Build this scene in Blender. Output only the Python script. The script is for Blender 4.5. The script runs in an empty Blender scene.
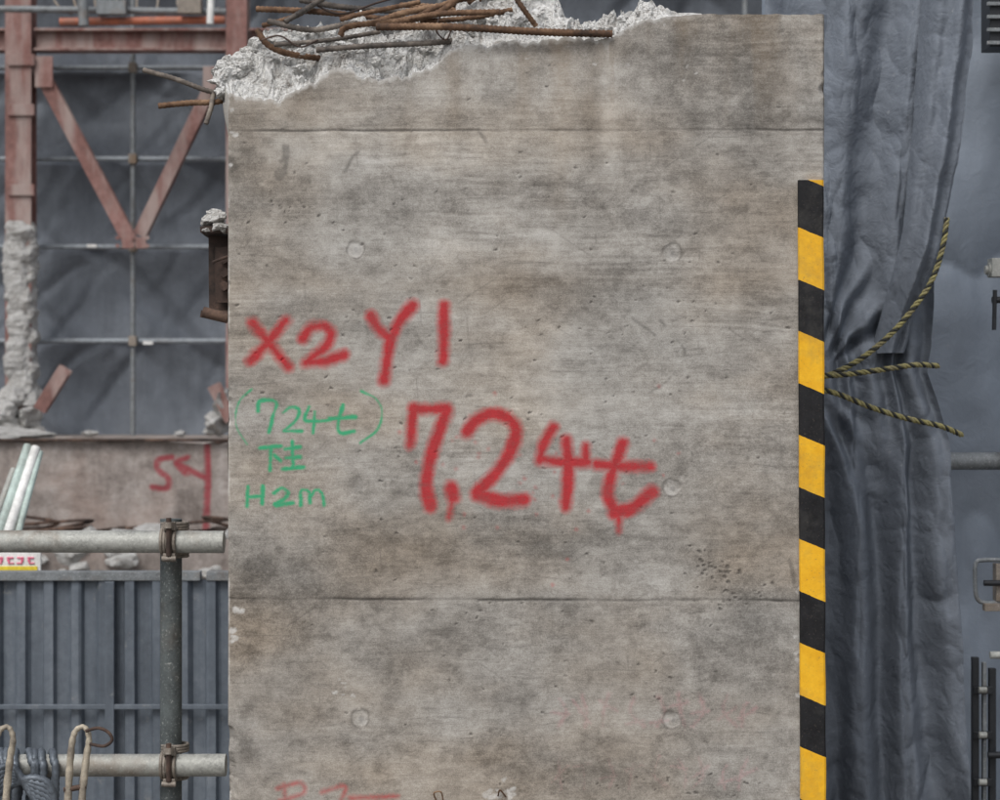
import bpy, math, random
import numpy as np
from mathutils import Vector, Matrix, noise as mn
random.seed(7); np.random.seed(7)
scene=bpy.context.scene
# ------------------------------------------------------------------ survey helper
CAM_D=4.0; CAM_Z=1.6; MM=0.002      # slab face: 2 mm per survey unit
def at(u,v,y=0.0):
    f=(CAM_D+y)/CAM_D
    return Vector(((u-500)*MM*f, y, CAM_Z+(400-v)*MM*f))
# ------------------------------------------------------------------ numpy noise
def _h(ix,iy,s):
    n=(ix*374761393+iy*668265263+s*144269504)&0xffffffff
    n=((n^(n>>13))*1274126177)&0xffffffff
    return ((n^(n>>16))&0xffff)/65535.0
def vn(x,y,s=0):
    x=np.asarray(x,float);y=np.asarray(y,float)
    ix=np.floor(x).astype(np.int64);iy=np.floor(y).astype(np.int64)
    fx=x-ix;fy=y-iy;fx=fx*fx*(3-2*fx);fy=fy*fy*(3-2*fy)
    a=_h(ix,iy,s);b=_h(ix+1,iy,s);c=_h(ix,iy+1,s);d=_h(ix+1,iy+1,s)
    return (a*(1-fx)+b*fx)*(1-fy)+(c*(1-fx)+d*fx)*fy
def fbm(x,y,s=0,o=5,g=0.5):
    t=0;a=1;n=0
    for k in range(o):
        ca,sa=math.cos(.5*k),math.sin(.5*k)
        t=t+a*vn((x*ca-y*sa)*2**k+k*3.1,(x*sa+y*ca)*2**k+k*1.7,s+k*17);n+=a;a*=g
    return t/n
def fbs(x,y,s=0,o=5,g=0.5):
    """axis-aligned (streaky) fbm"""
    t=0;a=1;n=0
    for k in range(o):
        t=t+a*vn(x*2**k+k*3.1,y*2**k+k*1.7,s+k*17);n+=a;a*=g
    return t/n
def sstep(a,b,x):
    t=np.clip((x-a)/(b-a),0,1);return t*t*(3-2*t)
# ------------------------------------------------------------------ node helper
class M:
    def __init__(s,name):
        s.m=bpy.data.materials.new(name);s.m.use_nodes=True
        s.t=s.m.node_tree;s.b=s.t.nodes['Principled BSDF']
        s.tc=s.t.nodes.new('ShaderNodeTexCoord').outputs['Object']
    def link(s,a,b):
        if isinstance(a,bpy.types.NodeSocket): s.t.links.new(a,b)
        else: b.default_value=a
    def noise(s,scale,detail=4,rough=.55,map=None,dist=0):
        n=s.t.nodes.new('ShaderNodeTexNoise');n.inputs['Scale'].default_value=scale
        n.inputs['Detail'].default_value=detail;n.inputs['Roughness'].default_value=rough
        n.inputs['Distortion'].default_value=dist
        s.t.links.new(s.mapped(map) if map else s.tc,n.inputs['Vector']);return n.outputs['Fac']
    def mapped(s,sc,loc=(0,0,0)):
        m=s.t.nodes.new('ShaderNodeMapping');m.inputs['Scale'].default_value=sc
        m.inputs['Location'].default_value=loc
        s.t.links.new(s.tc,m.inputs['Vector']);return m.outputs['Vector']
    def voro(s,scale):
        n=s.t.nodes.new('ShaderNodeTexVoronoi');n.inputs['Scale'].default_value=scale
        s.t.links.new(s.tc,n.inputs['Vector']);return n.outputs['Distance']
    def math(s,op,a,b=0.0,c=None):
        n=s.t.nodes.new('ShaderNodeMath');n.operation=op
        s.link(a,n.inputs[0]);s.link(b,n.inputs[1])
        if c is not None:s.link(c,n.inputs[2])
        return n.outputs[0]
    def mr(s,x,a,b,c=0.0,d=1.0):
        n=s.t.nodes.new('ShaderNodeMapRange');n.clamp=True
        s.link(x,n.inputs['Value']);n.inputs['From Min'].default_value=a;n.inputs['From Max'].default_value=b
        for k,v in(('To Min',c),('To Max',d)): s.link(v,n.inputs[k])
        return n.outputs['Result']
    def ramp(s,x,stops):
        n=s.t.nodes.new('ShaderNodeValToRGB');e=n.color_ramp.elements
        while len(e)<len(stops):e.new(.5)
        for i,(p,c) in enumerate(stops):
            e[i].position=p;e[i].color=(*c,1)
        s.link(x,n.inputs[0]);return n.outputs['Color']
    def mix(s,f,a,b,mode='MIX'):
        n=s.t.nodes.new('ShaderNodeMix');n.data_type='RGBA';n.blend_type=mode
        s.link(f,n.inputs[0])
        for v,k in((a,6),(b,7)):
            if isinstance(v,tuple):n.inputs[k].default_value=(*v,1)
            else:s.t.links.new(v,n.inputs[k])
        return n.outputs[2]
    def attr(s,name):
        n=s.t.nodes.new('ShaderNodeAttribute');n.attribute_name=name;return n.outputs['Fac']
    def bump(s,h,strength=.3,dist=.005):
        n=s.t.nodes.new('ShaderNodeBump');n.inputs['Strength'].default_value=strength
        n.inputs['Distance'].default_value=dist;s.link(h,n.inputs['Height'])
        s.t.links.new(n.outputs['Normal'],s.b.inputs['Normal'])
    def out(s,col,rough=.8,metal=0.0,spec=None):
        if isinstance(col,tuple):s.b.inputs['Base Color'].default_value=(*col,1)
        else:s.t.links.new(col,s.b.inputs['Base Color'])
        s.link(rough,s.b.inputs['Roughness']);s.link(metal,s.b.inputs['Metallic'])
        if spec is not None:s.b.inputs['Specular IOR Level'].default_value=spec
        return s.m
def wsum(m,terms,base=.5):
    v=base
    for sock,w in terms: v=m.math('MULTIPLY_ADD',m.math('SUBTRACT',sock,.5),w,v)
    return v
# ------------------------------------------------------------------ materials
def mat_slab():
    m=M('cast_concrete')
    nh=m.noise(1,3,.7,map=(16,1,190));n6=m.noise(150,4,.75);n4=m.noise(420,2,.75);n5=m.noise(46,5,.72)
    V=wsum(m,[(nh,.24),(n6,.34),(n4,.60),(n5,.42)],.5)
    V=m.math('ADD',V,m.attr('tone'))
    col=m.ramp(V,[(0.0,(.095,.087,.078)),(.25,(.185,.171,.153)),(.5,(.322,.302,.274)),(.72,(.44,.42,.388)),(1,(.60,.585,.555))])
    hue=m.attr('hue')
    col=m.mix(m.mr(hue,0,.6,0,.8),col,m.mix(1.0,col,(1.0,.88,.75),'MULTIPLY'))
    col=m.mix(m.mr(hue,0,-.6,0,.8),col,m.mix(1.0,col,(.95,.99,1.03),'MULTIPLY'))
    wm=m.attr('warm');col=m.mix(m.math('MULTIPLY',wm,m.mr(n5,.3,.6,.5,1)),col,(.22,.155,.09))
    dk=m.math('MULTIPLY',m.attr('dark'),m.mr(n5,.3,.62,.4,1.0))
    col=m.mix(dk,col,(.06,.055,.05))
    pl=m.math('MULTIPLY',m.attr('pale'),m.mr(n5,.35,.6,.3,1.0))
    col=m.mix(pl,col,(.64,.63,.61))
    def paint(nm,c,h0,h1,w1,op,col):
        F=m.math('MULTIPLY_ADD',m.math('SUBTRACT',n4,.5),w1,m.attr(nm))
        F=m.math('MULTIPLY_ADD',m.math('SUBTRACT',n5,.5),w1*.8,F)
        k=m.math('MULTIPLY',m.mr(F,h0,h1),m.mr(V,.1,.5,op*.70,op))
        return m.mix(k,col,c)
    redc=m.ramp(n5,[(.3,(.32,.012,.018)),(.7,(.47,.018,.027))])
    col=paint('ghost',(.44,.17,.20),-.006,.006,.022,.50,col)
    col=paint('green',(.010,.36,.16),-.0026,.0018,.008,.88,col)
    col=paint('red',redc,-.0105,.0034,.014,.94,col)
    h=wsum(m,[(nh,.5),(n4,.4),(n6,.4),(n5,.8)],.5)
    m.bump(h,.55,.0022)
    return m.out(col,m.mr(n5,.3,.7,.75,.95),0,.3)
def mat_fracture(name='fractured_concrete',k=1.0):
    m=M(name)
    n=m.noise(30,5,.75);n2=m.noise(140,2,.7);vd=m.voro(70);n3=m.noise(9,4,.7)
    V=wsum(m,[(n,1.1),(n2,.8),(n3,.9)],.56)
    col=m.ramp(V,[(0,(.16*k,.14*k,.12*k)),(.32,(.38*k,.36*k,.335*k)),(.58,(.66*k,.655*k,.635*k)),(1,(.82*k,.82*k,.81*k))])
    ag=m.math('MULTIPLY',m.mr(vd,.22,.34,1,0),m.mr(n3,.47,.58))
    col=m.mix(m.math('MULTIPLY',ag,.55),col,(.20*k,.175*k,.155*k))
    m.bump(wsum(m,[(n,1.3),(n2,.5)],.5),1.0,.014)
    return m.out(col,.95,0,.2)
def mat_rust(name,dark=(.03,.020,.015),mid=(.125,.067,.037),light=(.30,.19,.115),sc=60):
    m=M(name);n=m.noise(sc,4,.75);n2=m.noise(sc*.15,3,.6)
    V=wsum(m,[(n,1.3),(n2,1.5)],.47)
    m.bump(n,.5,.002)
    return m.out(m.ramp(V,[(.1,dark),(.5,mid),(.9,light)]),.85,.1)
def mat_tarp(name,c,var=.25,crinkle=1.0,rough=.6,spec=.25):
    m=M(name);n=m.noise(3,4,.6);n2=m.noise(26,4,.65,dist=.8);nd=m.noise(1,4,.65,map=(9,9,1.1));n3=m.noise(520,1,.6);n4=m.noise(9,3,.6,dist=1.5)
    V=wsum(m,[(n,var*2),(n2,var*.6),(nd,var*1.8),(n3,var*.8)],.5)
    lo=tuple(x*.6 for x in c);hi=tuple(x*1.45 for x in c)
    col=m.ramp(V,[(.15,lo),(.5,c),(.85,hi)])
    col=m.mix(m.mr(m.noise(60,3,.85),.62,.76,0,.45),col,(.34,.35,.36))
    m.bump(wsum(m,[(n2,.9),(n4,1.3)],.5),.5*crinkle,.010)
    return m.out(col,m.mr(n2,.3,.7,rough-.06,rough+.16),0,spec)
def mat_galv(name,c=(.42,.43,.42),rust=.25):
    m=M(name);n=m.noise(18,4,.7);n2=m.noise(160,3,.7);nl=m.noise(5,5,.7)
    V=wsum(m,[(n,1.3),(n2,.8)],.5)
    col=m.ramp(V,[(.1,tuple(x*.42 for x in c)),(.5,c),(.9,tuple(min(1,x*1.45) for x in c))])
    col=m.mix(m.mr(nl,.52,.66,0,rust),col,(.17,.11,.065))
    col=m.mix(m.mr(n2,.60,.72,0,.5),col,(.60,.60,.57))
    m.bump(n2,.25,.0012)
    return m.out(col,m.mr(n,.3,.7,.5,.78),.3)
def mat_plain(name,c,rough=.6,metal=0,var=.3,sc=20,dirt=.0):
    m=M(name);n=m.noise(sc,4,.65);n2=m.noise(sc*8,2,.7)
    V=wsum(m,[(n,1.3),(n2,.6)],.5)
    col=m.ramp(V,[(.1,tuple(x*(1-var) for x in c)),(.9,tuple(min(1,x*(1+var)) for x in c))])
    if dirt: col=m.mix(m.mr(m.noise(sc*.4,4,.7),.45,.66,0,dirt),col,(.12,.10,.085))
    m.bump(n2,.2,.001)
    return m.out(col,rough,metal)
def mat_primer():
    m=M('red_primer_steel');n=m.noise(2.2,5,.7);n2=m.noise(14,4,.75);nd=m.noise(1,4,.6,map=(5,5,1))
    V=wsum(m,[(n,1.0),(n2,.7)],.5)
    col=m.ramp(V,[(.1,(.075,.040,.035)),(.5,(.205,.10,.086)),(.9,(.35,.21,.19))])
    col=m.mix(m.mr(nd,.44,.62,0,.7),col,(.37,.31,.285))
    m.bump(n2,.3,.01)
    return m.out(col,.75)
def mat_stripe():
    m=M('hazard_stripe')
    sep=m.t.nodes.new('ShaderNodeSeparateXYZ');m.t.links.new(m.tc,sep.inputs[0])
    n=m.noise(40,4,.7);n2=m.noise(260,3,.75);nb=m.noise(7,5,.75)
    t=m.math('MULTIPLY_ADD',sep.outputs[0],.42,sep.outputs[2])
    t=m.math('MULTIPLY_ADD',m.math('SUBTRACT',n,.5),.004,t)
    t=m.math('SUBTRACT',t,STRIPE0);t=m.math('DIVIDE',t,.2068);t=m.math('FRACT',t)
    k=m.math('LESS_THAN',t,.497)
    y=m.ramp(n,[(.3,(.72,.36,.012)),(.65,(.84,.47,.025))]);b=m.ramp(n,[(.3,(.007,.007,.008)),(.7,(.018,.018,.020))])
    y=m.mix(m.mr(nb,.48,.66,0,.5),y,(.38,.24,.06))
    b=m.mix(m.mr(nb,.52,.7,0,.16),b,(.2,.19,.17))
    col=m.mix(k,y,b);col=m.mix(m.mr(n2,.61,.70,0,.55),col,(.12,.10,.08))
    m.bump(n,.15,.002)
    return m.out(col,.65,0,.25)
def mat_farwall(red):
    m=M('stained_concrete');n=m.noise(1.6,6,.65);n2=m.noise(9,5,.7);nv=m.noise(1,4,.6,map=(6,1,.8));n4=m.noise(60,3,.7)
    V=wsum(m,[(n,1.3),(n2,1.1),(nv,1.0),(n4,.3)],.5)
    col=m.ramp(V,[(.05,(.09,.072,.062)),(.5,(.27,.235,.215)),(.95,(.46,.425,.40))])
    col=m.mix(m.mr(n,.50,.66,0,.4),col,(.24,.155,.12))
    if red:
        F=m.math('MULTIPLY_ADD',m.math('SUBTRACT',n4,.5),.03,m.attr('red'))
        col=m.mix(m.mr(F,-.015,.006,0,.8),col,(.27,.014,.03))
    m.bump(wsum(m,[(n2,1),(n4,.5)],.5),.5,.02)
    return m.out(col,.9)
def mat_corr():
    m=M('painted_steel_sheet');n=m.noise(2,5,.7);n2=m.noise(30,4,.75);nv=m.noise(1,4,.6,map=(14,14,.9))
    V=wsum(m,[(n,.7),(n2,.6),(nv,.9)],.5)
    col=m.ramp(V,[(.1,(.060,.072,.088)),(.5,(.115,.137,.165)),(.9,(.21,.235,.265))])
    col=m.mix(m.mr(m.noise(12,5,.8),.60,.72,0,.6),col,(.30,.29,.27))
    m.bump(n2,.2,.003)
    return m.out(col,.55,.1)
def mat_ground():
    m=M('dirt_ground');n=m.noise(.8,6,.65);n2=m.noise(14,4,.7)
    V=wsum(m,[(n,1.2),(n2,.6)],.5)
    m.bump(n2,.6,.03)
    return m.out(m.ramp(V,[(.1,(.07,.06,.05)),(.5,(.16,.145,.13)),(.9,(.28,.26,.24))]),.95)
_s=at(798,228);STRIPE0=_s.z+.42*_s.x
SLAB=mat_slab();FRAC=mat_fracture();FRACD=mat_fracture('old_debris_concrete',.72)
RUST=mat_rust('rusty_rebar');RUSTG=mat_rust('grey_rebar',(.04,.036,.033),(.13,.11,.095),(.30,.26,.22));RUSTB=mat_rust('dark_rust_steel',(.018,.013,.011),(.06,.038,.03),(.17,.105,.075),25)
TARPR=mat_tarp('grey_tarpaulin',(.152,.172,.203),.24,1.0,.66,.16);TARPL=mat_tarp('pale_tarpaulin',(.225,.26,.31),.14,.5)
TARPB=mat_tarp('dark_tarpaulin',(.140,.156,.180),.30,1.0,.62,.2)
GALV=mat_galv('galvanised_pipe',(.37,.375,.35),.5);GALVD=mat_galv('weathered_pipe',(.20,.215,.225),.4);DARKPIPE=mat_galv('dark_pipe',(.095,.11,.112),.25)
LIGHTPIPE=mat_galv('pale_pipe',(.25,.275,.30),.1)
CLAMP=mat_galv('clamp_steel',(.23,.20,.17),.8);PRIMER=mat_primer();STRIPE=mat_stripe();FARW=mat_farwall(True);FARW2=mat_farwall(False);CORR=mat_corr();GROUND=mat_ground()
BLACK=mat_plain('black_rope_fibre',(.025,.026,.022),.85);YELLOW=mat_plain('olive_yellow_rope_fibre',(.25,.225,.095),.85,sc=80,var=.45,dirt=.5)
BLKMET=mat_plain('black_metal',(.022,.024,.028),.5,.3);WIRE=mat_plain('sling_wire',(.13,.15,.175),.5,.4,.5,90)
CREAM=mat_plain('worn_cream_paint',(.42,.37,.29),.6,.1,.4,40,.85)
WHITE=mat_plain('white_paint',(.75,.75,.73),.6,dirt=.2);SIGNY=mat_plain('sign_yellow',(.85,.62,.04),.5);PINK=mat_plain('sign_pink',(.75,.16,.26),.5)
GREENW=mat_plain('pale_green_paint',(.46,.56,.52),.5,dirt=.4);ORANGE=mat_plain('orange_plastic',(.42,.13,.07),.6,dirt=.5)
# ------------------------------------------------------------------ mesh builder
def crom(P,n=8):
    P=[Vector(p) for p in P]
    if len(P)<3:
        return [P[0].lerp(P[-1],i/n) for i in range(n+1)]
    Q=[2*P[0]-P[1]]+P+[2*P[-1]-P[-2]];o=[]
    for i in range(1,len(Q)-2):
        a,b,c,d=Q[i-1:i+3]
        for k in range(n):
            t=k/n;o.append(.5*((2*b)+(c-a)*t+(2*a-5*b+4*c-d)*t*t+(3*b-a-3*c+d)*t**3))
    o.append(P[-1]);return o
def resample(P,step):
    out=[P[0]];acc=0
    for a,b in zip(P,P[1:]):
        L=(b-a).length
        if L<1e-9:continue
        d=step-acc
        while d<=L:
            out.append(a.lerp(b,d/L));d+=step
        acc=L-(d-step)
    if (out[-1]-P[-1]).length>step*.2: out.append(P[-1])
    return out
class MB:
    def __init__(s,mats):s.v=[];s.f=[];s.mi=[];s.sm=[];s.mats=mats
    def add(s,V,F,mat,smooth):
        o=len(s.v);s.v+= [tuple(x) for x in V];k=s.mats.index(mat)
        for f in F:s.f.append([i+o for i in f]);s.mi.append(k);s.sm.append(smooth)
    def box(s,c,size,mat,R=None,jit=0):
        R=R or Matrix.Identity(3);c=Vector(c);V=[]
        for x in(-.5,.5):
            for y in(-.5,.5):
                for z in(-.5,.5):
                    V.append(c+R@Vector((x*size[0]+random.uniform(-jit,jit),y*size[1]+random.uniform(-jit,jit),z*size[2]+random.uniform(-jit,jit))))
        s.add(V,[(0,1,3,2),(4,6,7,5),(0,4,5,1),(2,3,7,6),(0,2,6,4),(1,5,7,3)],mat,False)
    def tube(s,P,r,mat,seg=12,cap=True,radii=None):
        P=[Vector(p) for p in P];n=len(P);V=[];F=[]
        T=[(P[min(i+1,n-1)]-P[max(i-1,0)]).normalized() for i in range(n)]
        up=Vector((0,0,1)) if abs(T[0].z)<.9 else Vector((1,0,0))
        N=(up-T[0]*up.dot(T[0])).normalized()
        for i in range(n):
            N=(N-T[i]*N.dot(T[i])).normalized();B=T[i].cross(N);rr=radii[i] if radii else r
            for k in range(seg):
                a=2*math.pi*k/seg;V.append(P[i]+(N*math.cos(a)+B*math.sin(a))*rr)
        for i in range(n-1):
            for k in range(seg):
                k2=(k+1)%seg;F.append((i*seg+k,i*seg+k2,(i+1)*seg+k2,(i+1)*seg+k))
        s.add(V,F,mat,True)
        if cap:
            s.add(V[:seg],[tuple(range(seg))],mat,False);s.add(V[-seg:],[tuple(range(seg))[::-1]],mat,False)
    def rebar(s,P,r,mat):
        Q=resample(crom(P,10),.0045);s.tube(Q,r,mat,8,True,[r*(1.16 if i%2 else .93) for i in range(len(Q))])
    def rock(s,c,size,mat,seed,sub=3,rough=.35):
        import bmesh
        bm=bmesh.new();bmesh.ops.create_icosphere(bm,subdivisions=sub,radius=1)
        off=Vector((seed*3.7,seed*1.3,seed*.7));V=[]
        rnd=random.Random(seed);planes=[(Vector((rnd.uniform(-1,1),rnd.uniform(-1,1),rnd.uniform(-1,1))).normalized(),rnd.uniform(.5,.85)) for _ in range(7)]
        for v in bm.verts:
            p=v.co.copy()
            for nn,d in planes:
                q=p.dot(nn)
                if q>d:p-=nn*(q-d)
            p*=1+rough*(mn.fractal(p*1.6+off,1,2,5))*.8
            V.append(Vector(c)+Vector((p.x*size[0],p.y*size[1],p.z*size[2])))
        bm.verts.ensure_lookup_table();bm.verts.index_update()
        s.add(V,[[v.index for v in f.verts] for f in bm.faces],mat,False);bm.free()
    def hbeam(s,p0,p1,w,h,t,mat,fn):
        p0=Vector(p0);p1=Vector(p1);z=(p1-p0).normalized();fn=Vector(fn);fn=(fn-z*fn.dot(z)).normalized();x=fn.cross(z)
        R=Matrix((x,fn,z)).transposed();L=(p1-p0).length;c=(p0+p1)/2
        s.box(c+fn*(h-t)/2,(w,t,L),mat,R);s.box(c-fn*(h-t)/2,(w,t,L),mat,R);s.box(c,(t*.8,h-2*t-.002,L-.002),mat,R)
    def build(s,name,bevel=0,parent=None):
        me=bpy.data.meshes.new(name);me.from_pydata(s.v,[],s.f)
        for m in s.mats:me.materials.append(m)
        me.polygons.foreach_set('material_index',s.mi);me.polygons.foreach_set('use_smooth',s.sm);me.update()
        ob=bpy.data.objects.new(name,me);scene.collection.objects.link(ob)
        if bevel:
            b=ob.modifiers.new('bevel','BEVEL');b.width=bevel;b.segments=2;b.limit_method='ANGLE';b.angle_limit=math.radians(50)
        if parent:ob.parent=parent
        return ob
def grid(name,X,Y,Z,mat,attrs=None,smooth=True,parent=None):
    n,m=X.shape;me=bpy.data.meshes.new(name)
    co=np.stack([X,Y,Z],-1).reshape(-1,3).astype(np.float32)
    me.vertices.add(n*m);me.vertices.foreach_set('co',co.ravel())
    i=np.arange(n*m).reshape(n,m);q=np.stack([i[:-1,:-1],i[:-1,1:],i[1:,1:],i[1:,:-1]],-1).reshape(-1,4)
    k=len(q);me.loops.add(k*4);me.loops.foreach_set('vertex_index',q.ravel().astype(np.int32))
    me.polygons.add(k);me.polygons.foreach_set('loop_start',np.arange(0,k*4,4,dtype=np.int32));me.polygons.foreach_set('loop_total',np.full(k,4,np.int32))
    me.update(calc_edges=True);me.polygons.foreach_set('use_smooth',np.full(k,smooth))
    for nm,a in (attrs or {}).items():
        at_=me.attributes.new(nm,'FLOAT','POINT');at_.data.foreach_set('value',a.ravel().astype(np.float32))
    me.materials.append(mat);me.validate();me.update()
    ob=bpy.data.objects.new(name,me);scene.collection.objects.link(ob)
    if parent:ob.parent=parent
    return ob
def empty(name):
    e=bpy.data.objects.new(name,None);scene.collection.objects.link(e);return e
def field(X,Z,strokes,y=0,init=-.05):
    F=np.full(X.shape,init)
    for pts,r in strokes:
        P=[at(u,v,y) for u,v in pts]
        P=crom(P,6) if len(P)>2 else P
        R=r*MM*(CAM_D+y)/CAM_D
        for i,(a,b) in enumerate(zip(P,P[1:])):
            pad=R+.05
            sel=(X>min(a.x,b.x)-pad)&(X<max(a.x,b.x)+pad)&(Z>min(a.z,b.z)-pad)&(Z<max(a.z,b.z)+pad)
            xx=X[sel];zz=Z[sel];dx=b.x-a.x;dz=b.z-a.z;L=dx*dx+dz*dz+1e-12
            t=np.clip(((xx-a.x)*dx+(zz-a.z)*dz)/L,0,1)
            d=np.hypot(xx-a.x-t*dx,zz-a.z-t*dz);F[sel]=np.maximum(F[sel],R-d)
    return F
# ================================================================== GROUND
g=MB([GROUND]);g.add([(-300,-300,0),(300,-300,0),(300,300,0),(-300,300,0)],[(0,1,2,3)],GROUND,False);g.build('ground')
# ================================================================== CONCRETE SLAB
slab=empty('concrete_wall_block')
x0=at(228,0).x;x1=at(824,0).x;TH=.62
NX=560;NZ=800
px=np.linspace(228,824,NX)
Tpx=np.interp(px,[228,245,262,275,292,312,330,352,380,402,415,432,450,480,520,560,600,618,632,650,668,700,825],
                 [94,98,96,101,93,84,71,72,79,80,72,66,50,44,41,38,39,33,26,20,17,14.5,14.5])
jag=(fbm(px/9,px*0,3,4)-.5)*14*sstep(700,600,px)+(fbm(px/7,px*0,31,3)-.5)*1.6
Ttop=1.6+(400-(Tpx+jag))*MM
xs=(px-500)*MM
vv=np.concatenate([np.linspace(0,.30,30)[:-1],np.linspace(.30,1,NZ)])
Xf=np.repeat(xs[None,:],len(vv),0);Zf=vv[:,None]*Ttop[None,:]
U=500+Xf/MM;Vp=400-(Zf-1.6)/MM
Y=np.zeros_like(Xf)
el=Xf-x0;er=x1-Xf
chipL=.003+.030*np.clip(fbm(Zf*9,Zf*0+2,5,5)-.60,0,1)*4
chipR=.003+.030*np.clip(fbm(Zf*8,Zf*0+9,8,5)-.55,0,1)*4
for e,c in((el,chipL),(er,chipR)):
    Y+=np.clip(c-e,0,None)*(.9+.5*fbm(Xf*120,Zf*120,4,3))
Y+=(fbm(Xf*2.5,Zf*2.5,11,3)-.5)*.004
nfine=fbm(Xf*160,Zf*160,21,3)
tone=np.full_like(Xf,.010)
def blob(u,v,su,sv,a,nz=1):
    global tone
    w=np.exp(-((U-u)/su)**2-((Vp-v)/sv)**2);tone+=a*w*(1-nz*.5+nz*fbm(Xf*9,Zf*9,int(u+v),3))
for b in [(640,40,120,32,-.07),(770,120,40,140,-.13),(690,90,22,70,-.11),(520,60,110,30,.02),(320,150,90,22,.10),(450,150,120,20,.09),
          (250,160,26,70,-.12),(560,185,160,12,-.09),(330,200,80,14,-.06),(470,240,150,30,.07),(430,300,140,30,.05),(270,268,60,14,-.09),(560,285,170,14,-.06),
          (640,300,60,90,-.05),(760,310,60,70,-.05),(330,350,70,60,.03),(560,380,120,50,.06),(700,400,90,60,.05),(780,470,40,120,-.06),
          (600,545,230,24,-.14),(360,560,130,30,-.10),(280,600,60,70,-.05),(420,470,200,40,.05),(740,630,70,60,-.16),(600,640,120,30,-.09),(420,650,140,40,-.09),
          (330,720,90,60,-.03),(520,700,90,60,-.06),(690,740,90,40,-.03),(760,770,50,50,.06),(600,780,80,30,-.08),(390,760,60,40,.04),(245,700,16,120,-.10),(520,500,80,120,-.03),(555,120,16,120,.07),(610,60,9,80,.18),(462,200,14,120,-.05),(590,220,30,160,-.05)]:
    blob(*b)
tone+=-.04*np.exp(-((Vp-122)/8)**2)+.06*np.exp(-((Vp-139)/6)**2)*fbm(Xf*14,Zf*3,77,4)*2
tone+=(fbm(Xf*2.6,Zf*2.6,201,6,.6)-.5)*.26+(fbm(Xf*10,Zf*14,205,5,.65)-.5)*.28+(fbm(Xf*45,Zf*60,207,4,.7)-.5)*.28
wx=Xf+(fbm(Xf*6,Zf*6,209,3)-.5)*.05
tone+=(fbs(wx*24,Zf*1.0,61,4)-.5)*.26*sstep(420,30,Vp)+(fbs(wx*18,Zf*1.0,62,4)-.5)*.14*sstep(420,650,Vp)
gm=sstep(.42,.60,fbm(Xf*4,Zf*9,301,4));gl=fbs(Xf*7+fbm(Xf*3,Zf*3,5,2),(Zf+(fbm(Xf*5,Zf*5,7,3)-.5)*.02)*150,303,4,.7)
tone+=(gl-.5)*.32*(.2+gm)*sstep(620,420,Vp)+(gl-.5)*.05
tone+=(fbs(Xf*1.6,(Zf+(fbm(Xf*4,Zf*4,8,3)-.5)*.03)*22,63,4)-.5)*.14
wp=fbm(Xf*7,Zf*18,311,6,.68);tone+=.045*sstep(.52,.555,wp)-.045*sstep(.455,.425,wp)
wp2=fbm(Xf*28,Zf*50,313,5,.7);tone+=.05*sstep(.57,.60,wp2)-.07*sstep(.405,.38,wp2)
wp3=fbm(Xf*12,Zf*12,317,6,.7);tone-=.07*sstep(.59,.64,wp3)
hue=(fbm(Xf*4,Zf*7,321,5)-.5)*1.2+.07+.12*sstep(450,620,Vp)-.25*np.exp(-((U-740)/80)**2-((Vp-630)/60)**2)
dark=np.zeros_like(Xf)
def lines(st,w,strength,nf=14,seed=1,thr=.42):
    F=field(Xf,Zf,st)
    return sstep(-w,0.0006,F)*strength*sstep(thr-.10,thr+.10,fbm(Xf*nf,Zf*nf,seed,4))
jj=fbm(Xf*12,Xf*0,17,4)*.004-.002
def joint(v0,v1,w,s):
    zc=1.6+(400-np.interp(U,[228,825],[v0,v1]))*MM+jj
    d=np.abs(Zf-zc);return np.exp(-(d/w)**2)*s*(.4+.85*sstep(.35,.6,fbm(Xf*9,Xf*0+v0,9,4)))
J=np.maximum(joint(131,130,.0020,.68),joint(599,601,.0025,.76));dark=np.maximum(dark,np.clip(J,0,.9));Y+=J*.003
tone-=.06*sstep(0,.5,(joint(599,601,.02,1))*(fbm(Xf*30,Zf*30,19,4)))
marks=[([(283,132),(286,150),(284,172)],2.5),([(280,165),(279,176)],4),([(230,160),(234,170)],3),([(345,172),(352,158),(358,152)],.5),
 ([(478,130),(486,142),(491,156)],.7),([(470,395),(440,402)],.5),([(391,480),(400,492)],.6),([(790,560),(796,590)],1.0),
 ([(660,320),(685,352),(668,380),(650,392)],.25),([(632,318),(655,335)],.25)]
dark=np.maximum(dark,lines(marks,.005,.6,40,9,.43))
rs=random.Random(5);scr=[]
for k in range(260):
    u=rs.uniform(235,815);v=rs.uniform(110,790);a=rs.choice([0,0,0,.1,-.1,.6,-.6,1.5]);L=rs.uniform(8,60)
    scr.append(([(u,v),(u+L*.5*math.cos(a),v+L*.5*math.sin(a)+rs.uniform(-1.5,1.5)),(u+L*math.cos(a),v+L*math.sin(a))],.15))
dark=np.maximum(dark,lines(scr,.0020,.45,40,14,.45))
def spots(cu,cv,su,sv,n,rmin,rmax,seed):
    r=random.Random(seed);return [([(u:=r.gauss(cu,su),v:=r.gauss(cv,sv)),(u+r.uniform(-3,3),v+r.uniform(-1,1))],r.uniform(rmin,rmax)) for _ in range(n)]
sp=spots(712,568,14,8,34,.3,1.3,3)+spots(735,590,22,9,24,.3,.9,4)+spots(690,320,40,30,14,.2,.6,5)+spots(290,212,18,6,22,.2,.6,6)+spots(310,400,40,60,14,.2,.6,8)+spots(500,350,180,180,200,.15,.6,9)+spots(600,650,140,80,60,.2,.7,10)+spots(650,780,60,10,20,.3,1.0,12)
S=sstep(-.0012,.0012,field(Xf,Zf,sp)+(nfine-.5)*.006)*.75
dark=np.maximum(dark,S);Y+=S*.003
pale=np.zeros_like(Xf);warm=np.zeros_like(Xf)
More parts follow.
